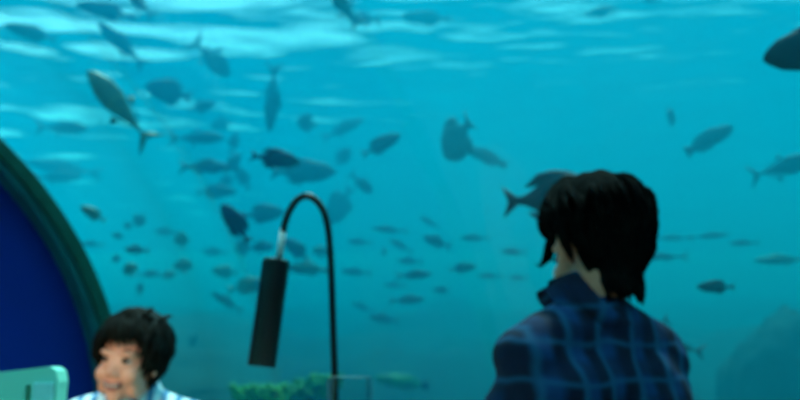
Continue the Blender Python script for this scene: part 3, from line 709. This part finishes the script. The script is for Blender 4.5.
def locks(bm, T, surf, spec, rnd):
    """strands as tapered flat locks that follow the skull"""
    for (az, pol0, pol1, lift, width, twist) in spec:
        pts = []; n = 7
        for k in range(n+1):
            u = k/n; pol = pol0+(pol1-pol0)*u; a = az+twist*u*u
            c, off = surf(a, pol)
            e = lift*math.sin(u*PI*.80)
            pts.append(T @ (c+off*e))
        s = T.to_scale()[0]
        tube(bm, pts, [width*s*k for k in (.5, .9, 1.1, 1.15, 1.05, .85, .55, .15)], 7, True, .55)

def skull_surf(a, pol, cx=-.016, cz=.030, rx=.103, ry=.083, rz=.094):
    if math.cos(a) > 0: rx -= .008*math.cos(a)
    """az 0 = front, pol 0 = top"""
    n = V((math.sin(pol)*math.cos(a), math.sin(pol)*math.sin(a), math.cos(pol)))
    p = V((cx+n.x*rx, n.y*ry, cz+n.z*rz))
    if pol > PI*.55:                                   # hang down rather than wrap under the skull
        k = pol-PI*.55; m_ = math.sin(PI*.55)
        p = V((cx+m_*math.cos(a)*rx*max(.56, 1-.16*k-.34*k*k), m_*math.sin(a)*ry*max(.57, 1-.16*k-.34*k*k), cz+math.cos(PI*.55)*rz-k*.095)); n = V((math.cos(a), math.sin(a), 0))*(1-.7*min(1, k))
    return p, n

def end_pol(a, front, side, back):
    a = abs((a+PI) % (2*PI)-PI); f = math.degrees(a)
    return float(np.interp(f, [0, 35, 62, 80, 98, 116, 180], [front, front, side*.97, side, side*1.10, back, back]))

def person(name, hip, yaw, s, headpos, headR, label, skin, shirt, hairm, leg, shoe, arms, legs, neckbase, hair_fn, smile=False, kind='man', shw=.17):
    """hip world; everything inside in body-local coordinates (x forward, y left)"""
    root = empty(name, (hip[0], hip[1], 0), yaw); tag(root, label, 'person')
    B = Matrix.Translation((hip[0], hip[1], 0)) @ Matrix.Rotation(yaw, 4, 'Z'); Bi = B.inverted()
    T = Bi @ (Matrix.Translation(headpos) @ headR.to_4x4() @ Matrix.Scale(s['head'], 4))
    k = s['body']; hz = .475+.085*k
    bm = bmesh.new(); face_forms(bm, T, smile=smile)
    nb = Bi @ V(neckbase)
    capsule(bm, T @ V((-.022, 0, -.050)), nb+V((0, 0, .0)), .052*s['head'], .056*k); capsule(bm, T @ V((-.040, 0, .0)), nb+V((-.01, 0, 0)), .048*s['head'], .056*k)
    shl = {}
    for sd in (-1, 1): shl[sd] = nb+V((-.005, sd*shw, -.098*k))
    pel = V((0, 0, hz)); mid = pel.lerp(nb, .5)+V((-.02*k, 0, 0)); chest = pel.lerp(nb, .78)
    def torso(b, g):
        for y in (-1, 1):
            capsule(b, pel+V((0, y*.06*k, 0)), mid+V((0, y*.05*k, 0)), (.105+g)*k, (.098+g)*k)
            capsule(b, mid+V((0, y*.05*k, 0)), chest+V((0, y*.075*k, -.03*k)), (.098+g)*k, (.108+g)*k)
            capsule(b, nb+V((-.01, 0, -.03*k)), shl[y], (.058+g)*k, (.058+g*1.2)*k); capsule(b, chest+V((0, y*.05*k, 0)), shl[y]+V((0, -y*.02, 0)), (.095+g)*k, (.060+g)*k)
        capsule(b, chest, nb+V((-.01, 0, -.04*k)), (.10+g)*k, (.062+g)*k)
    torso(bm, 0)
    AR = {}
    for sd in (-1, 1):
        el, wr = V(arms[sd][0]), V(arms[sd][1]); AR[sd] = (el, wr)
        capsule(bm, shl[sd], el, .050*k, .040*k); capsule(bm, el, wr, .040*k, .025*k); dw = (wr-el).normalized(); hand(bm, wr, dw, (0, 0, 1), .95*k/.98 if k > .9 else k*1.02, -sd, .55)
        kn, an = V(legs[sd][0]), V(legs[sd][1]); hj = pel+V((.02, sd*.085*k, 0))
        capsule(bm, hj, kn, .082*k, .056*k); capsule(bm, kn, an, .054*k, .036*k)
        capsule(bm, an+V((-.03*k, 0, -.035*k)), an+V((.14*k, sd*.015, -.045*k)), .034*k, .026*k)
    me = remesh(bm, 'body', .0042, 5); body = link('body', me, skin, root, True)
    # shirt
    b = bmesh.new(); torso(b, .014)
    for sd in (-1, 1):
        el, wr = AR[sd]; capsule(b, shl[sd]+V((0, -sd*.01, 0)), el, .069*k, .056*k)
        we = el.lerp(wr, .86 if kind == 'man' else .3); capsule(b, el, we, .056*k, .042*k)
    me = remesh(b, 'shirt', .007, 6)
    # cloth folds
    for v in me.vertices:
        q = v.co; n1 = noise.noise(V((q.x*9, q.y*9, q.z*16+3)))+.5*noise.noise(V((q.x*20, q.y*22, q.z*30)))
        v.co = q+v.normal*(n1*.009*k)
    so = link('shirt', me, shirt, root, True)
    # collar
    cb = bmesh.new(); nn = 40; rr = []; hd = (T @ V((-.03, 0, -.09))-nb).normalized()
    xa = V((1, 0, 0)); xa = (xa-hd*xa.dot(hd)).normalized(); ya = hd.cross(xa)
    for (rad, h) in ((.088, -.030), (.074, .010), (.069, .034), (.075, .036), (.090, .002)):
        rr.append([cb.verts.new(nb+V((-.012, 0, 0))+xa*(math.cos(a_)*rad*k*1.0)+ya*(math.sin(a_)*rad*k*1.05)+hd*(h*k-(.055*k*max(0, math.cos(a_))))) for a_ in [2*PI*(i+.5)/nn for i in range(nn)]])
    for a_, b_ in zip(rr, rr[1:]):
        for i in range(nn):
            if i in (0, nn-1): continue
            cb.faces.new((a_[i], a_[(i+1) % nn], b_[(i+1) % nn], b_[i]))
    co_ = obj('collar', cb, shirt, root, True); md = co_.modifiers.new('s', 'SOLIDIFY'); md.thickness = .004
    # trousers
    b = bmesh.new()
    for sd in (-1, 1):
        kn, an = V(legs[sd][0]), V(legs[sd][1]); hj = pel+V((.02, sd*.085*k, 0))
        capsule(b, pel+V((0, sd*.04*k, .05*k)), pel+V((0, sd*.05*k, -.01*k)), .116*k, .098*k)
        if kind == 'man': capsule(b, hj, kn, .094*k, .068*k); capsule(b, kn, kn.lerp(an, .92), .068*k, .056*k)
        else: capsule(b, hj, hj.lerp(kn, .85), .096*k, .078*k)
    link('trousers', remesh(b, 'trousers', .009, 4), leg, root, True)
    for sd in (-1, 1):
        an = V(legs[sd][1]); b = bmesh.new()
        capsule(b, an+V((-.035*k, 0, -.045*k)), an+V((.15*k, sd*.015, -.052*k)), .044*k, .036*k); capsule(b, an+V((-.02*k, 0, -.045*k)), an+V((-.01*k, 0, -.005)), .046*k, .046*k)
        mm = remesh(b, 'shoe', .007, 3)
        for v in mm.vertices: v.co.z = max(v.co.z, .004)
        link('shoe', mm, shoe, root, True)
    # face details
    hs = T.to_scale()[0]; Rn = T.to_3x3()*(1/hs)
    for y in (-1, 1):
        sq = .55 if smile else 1
        b = bmesh.new(); ellip(b, T @ V((.0745, y*.030, .000)), (.0115*hs, .0135*hs, .0095*sq*hs), Rn); e = obj('eye', b, M['eye'], root, True)
        b = bmesh.new(); ellip(b, T @ V((.0845, y*.030, .000)), (.0035*hs, .0100*hs, .0095*sq*hs), Rn); obj('iris', b, M['iris'], e, True)
        b = bmesh.new(); pts = [T @ V((.080-.002*abs(i-1.5)-(.012 if i == 3 else 0), y*(.014+.011*i), .023+.005*math.sin(i*1.0))) for i in range(4)]; tube(b, pts, [.0025*hs, .0035*hs, .0032*hs, .0012*hs], 8); obj('eyebrow', b, hairm, root, True)
        b = bmesh.new(); pts = [T @ V((.0865-.0045*abs(i-1.6)**1.5, y*(.018+.0075*i), .0055*sq+.002*math.sin(i*.9))) for i in range(4)]; tube(b, pts, [.0015*hs, .0032*hs, .0032*hs, .0015*hs], 8); obj('eyelashes', b, hairm, root, True)
    b = bmesh.new()
    if smile:
        wd = .031
        up_ = [T @ V((.0915-.018*(abs(u)**2), wd*u, -.062+.009*u*u)) for u in np.linspace(-1, 1, 9)]
        lo_ = [T @ V((.0885-.018*(abs(u)**2), wd*u, -.077+.024*u*u)) for u in np.linspace(-1, 1, 9)]
        tube(b, up_, [.0012*hs]+[.0036*hs]*7+[.0012*hs], 8); tube(b, lo_, [.0012*hs]+[.0042*hs]*7+[.0012*hs], 8); obj('lips', b, M['lip'], root, True)
        b = bmesh.new(); ellip(b, T @ V((.0805, 0, -.067)), (.0085*hs, .028*hs, .0085*hs), Rn); obj('mouth', b, M['mouth_in'], root, True)
        b = bmesh.new(); ellip(b, T @ V((.0835, 0, -.0655)), (.0085*hs, .021*hs, .0050*hs), Rn); obj('teeth', b, M['teeth'], root, True)
    else:
        up_ = [T @ V((.0905-.014*(abs(u)**2), .023*u, -.064+.002*abs(u))) for u in np.linspace(-1, 1, 9)]
        lo_ = [T @ V((.0890-.014*(abs(u)**2), .021*u, -.071+.004*u*u)) for u in np.linspace(-1, 1, 9)]
        tube(b, up_, [.0012*hs]+[.0035*hs]*7+[.0012*hs], 8); tube(b, lo_, [.0012*hs]+[.0042*hs]*7+[.0012*hs], 8); obj('lips', b, M['lip'], root, True)
    # hair
    b = bmesh.new(); hair_fn(b, T); obj('hair', b, hairm, root, True)
    return root

def hair_cap(b, T, front, side, back, th):
    """closed under-layer of hair"""
    nu, nv = 56, 22; outer = []; inner = []
    for j in range(nv+1):
        ro = []; ri = []
        for i in range(nu):
            a = 2*PI*i/nu; pe = end_pol(a, front, side, back)*(j+.02)/(nv+.02)
            p, n = skull_surf(a, pe); e = th*(1-.65*(j/nv)**6)
            e *= 1+.25*noise.noise(V((math.cos(a)*2, math.sin(a)*2, pe*2)))
            ro.append(b.verts.new(T @ (p+n*e))); ri.append(b.verts.new(T @ (p-n*.012)))
        outer.append(ro); inner.append(ri)
    for g in (outer, inner):
        for r1, r2 in zip(g, g[1:]):
            for i in range(nu): b.faces.new((r1[i], r1[(i+1) % nu], r2[(i+1) % nu], r2[i]))
        b.faces.new(g[0])
    for i in range(nu): b.faces.new((outer[-1][i], outer[-1][(i+1) % nu], inner[-1][(i+1) % nu], inner[-1][i]))

def hair_man(b, T):
    rr = random.Random(4)
    fr, sd, bk = 1.30, 1.60, 3.15
    hair_cap(b, T, fr, sd*.98, bk-.12, .019)
    spec = []
    for i in range(520):
        a = rr.uniform(0, 2*PI); e = end_pol(a, fr+.05, sd+.05, bk); p1 = e*rr.choice((.55, .7, .85, .97, 1.0, 1.04))+rr.uniform(-.05, .08); p0 = max(.02, p1-rr.uniform(.7, 1.2))
        lf = rr.uniform(.016, .031)*(.3 if abs((a+PI) % (2*PI)-PI) < 1.2 else 1)
        spec.append((a, p0, p1, lf, rr.uniform(.005, .009), rr.uniform(-.30, .30)))
    locks(b, T, skull_surf, spec, rr)
    # fringe locks that stand out beyond the brow
    for (y, z, x2, z2, dz) in ((.030, .07, .138, .012, .012), (.045, .06, .126, .0, .010), (.015, .075, .125, .012, .012)):
        pts = [T @ V((.06, y, z+.01)), T @ V((.095, y*1.1, z-.03)), T @ V(((x2+.095)/2, y*1.2, (z2+z-.03)/2-.012)), T @ V((x2, y*1.25, z2)), T @ V((x2+.014, y*1.3, z2+dz))]
        tube(b, pts, [.008, .008, .006, .0042, .001], 7, True, .5)
def hair_boy(b, T):
    rr = random.Random(9); fr, sd, bk = 1.26, 2.3, 2.6
    hair_cap(b, T, fr, sd*.96, bk-.1, .020)
    spec = []
    for i in range(440):
        a = rr.uniform(0, 2*PI); e = end_pol(a, fr+.14, sd+.08, bk); p1 = e*rr.choice((.6, .75, .9, .98, 1.02, 1.06))+rr.uniform(-.05, .07); p0 = max(.02, p1-rr.uniform(.7, 1.1))
        spec.append((a, p0, p1, rr.uniform(.010, .024), rr.uniform(.005, .0085), rr.uniform(-.25, .25)))
    locks(b, T, skull_surf, spec, rr)
    # tufts lifting off the crown
    for k in range(6):
        a = 1.5+rr.uniform(-.7, .5)*1.2; p, n = skull_surf(a, .55+rr.uniform(-.1, .25)); p2 = p+n*.028+V((rr.uniform(-.02, .01), rr.uniform(-.03, .02), .006)); 
        tube(b, [T @ p, T @ (p+n*.022+V((0, 0, .006))), T @ p2, T @ (p2+V((-.022, -.006, -.006)))], [.008, .007, .005, .001], 7, True, .6)

def headrot(fwd, roll=0, pitch=0):
    f = V(fwd).normalized(); yaw = math.atan2(f.y, f.x)
    return (Matrix.Rotation(yaw, 3, 'Z') @ Matrix.Rotation(pitch, 3, 'Y') @ Matrix.Rotation(roll, 3, 'X'))

# man in plaid shirt, seen from behind, looking left along the tunnel wall
MY = 1.47
hp = at(596, 246, MY); b_ = math.radians(20)
yaw_m = PI/2+math.radians(26)
hipm = at(589, 400, MY+.02); hipm = V((hipm.x, MY-.01, 0))
nbm = at(590, 308, MY-.02)
person('person', hipm, yaw_m, dict(head=.95, body=.96), hp, headrot((-math.sin(b_), math.cos(b_), 0), roll=0, pitch=.22),
       'person with thick black hair in a blue plaid shirt, seen from behind at the glass', M['skin'], M['plaid'], M['hair_man'], M['trousers'], M['shoe'],
       {1: ((.06, .185, .80), (.30, .14, .80)), -1: ((.10, -.190, .79), (.34, -.12, .70))}, {1: ((.42, .13, .54), (.44, .13, .10)), -1: ((.42, -.13, .54), (.40, -.14, .10))}, nbm, hair_man, shw=.129)
low_chair((hipm.x, hipm.y, 0), yaw_m-PI/2, 'pale green low-backed chair under the man in plaid shirt')

# smiling boy
BY = 2.02
hp = at(131, 359, BY); fb = V((-.20, -.98, 0))
yaw_b = math.atan2(-.95, .10)
hb = V((hp.x+.02, BY+.10, 0)); nb_ = at(133, 393, BY+.055)
person('person', hb, yaw_b, dict(head=.88, body=.72), hp, headrot(fb, roll=-.10, pitch=.06),
       'smiling boy with dark tousled hair and striped blue-white shirt, at lower left', M['skin_boy'], M['striped'], M['hair_boy'], M['shorts'], M['shoe'],
       {1: ((.10, .19, .74), (.28, .10, .71)), -1: ((.10, -.19, .74), (.28, -.08, .70))}, {1: ((.33, .09, .52), (.34, .09, .10)), -1: ((.33, -.09, .52), (.34, -.10, .10))}, nb_, hair_boy, smile=True, kind='boy', shw=.135)
low_chair((hb.x-.0, hb.y-.0, 0), yaw_b-PI/2, 'pale green low-backed chair under the smiling boy')

# ------------------------------------------------------------------ added warm fill spots on an unseen rib, for boy's and man's skin
for i, (ph, tgt, en, sz, lb) in enumerate(((2.6, hp+V((-.02, -.05, -.03)), 430, .15, 'added unseen fill lamp clamped low on the left side of the overhead rib'), (1.75, V((.20, 1.4, 1.12)), 6, .22, 'added unseen fill lamp clamped high on the left side of the overhead rib'))):
    p = TM @ V((LATC+(R-.20)*math.cos(PI*ph/PI), .375, ZC+(R-.20)*math.sin(ph)))
    dr = (tgt-p).normalized(); e = empty('fill_spot', p); tag(e, lb, 'lamp')
    q = V((0, 0, -1)).rotation_difference(dr).to_matrix().to_4x4()
    bm = bmesh.new(); lathe(bm, [(0, .06), (.03, .06), (.034, .05), (.036, -.05), (.032, -.05), (.030, .03), (0, .03)], 28, close=False); bmesh.ops.remove_doubles(bm, verts=bm.verts, dist=1e-5); bmesh.ops.transform(bm, matrix=q, verts=bm.verts); obj('housing', bm, M['black'], e, True)
    bm = bmesh.new(); up_ = TM.to_3x3() @ V((math.cos(ph), 0, math.sin(ph))); tube(bm, [(0, 0, 0), up_*.06], .008, 10); obj('bracket', bm, M['black'], e, True)
    ld = bpy.data.lights.new('spot', 'SPOT'); ld.energy = en; ld.color = (1, .78, .52); ld.spot_size = sz; ld.spot_blend = .7; ld.shadow_soft_size = .03
    lo = bpy.data.objects.new('fill_spot_light', ld); COL.objects.link(lo); lo.parent = e; lo.matrix_local = Matrix.Translation(dr*.06) @ q

# ------------------------------------------------------------------ daylight
sd_ = bpy.data.lights.new('sun', 'SUN'); sd_.energy = 11.5; sd_.angle = .03; sd_.color = (1, .98, .94)
so_ = bpy.data.objects.new('sun', sd_); COL.objects.link(so_); so_.rotation_euler = (-V((.10, .30, .95))).to_track_quat('-Z', 'Y').to_euler()
W = bpy.data.worlds.new('sky'); SC.world = W; W.use_nodes = True; bg = W.node_tree.nodes['Background']; bg.inputs[0].default_value = (.55, .85, 1, 1); bg.inputs[1].default_value = 3.2

SC.view_settings.view_transform = 'Standard'; SC.view_settings.look = 'None'; SC.view_settings.gamma = 1; SC.view_settings.use_curve_mapping = False; SC.view_settings.exposure = -.58
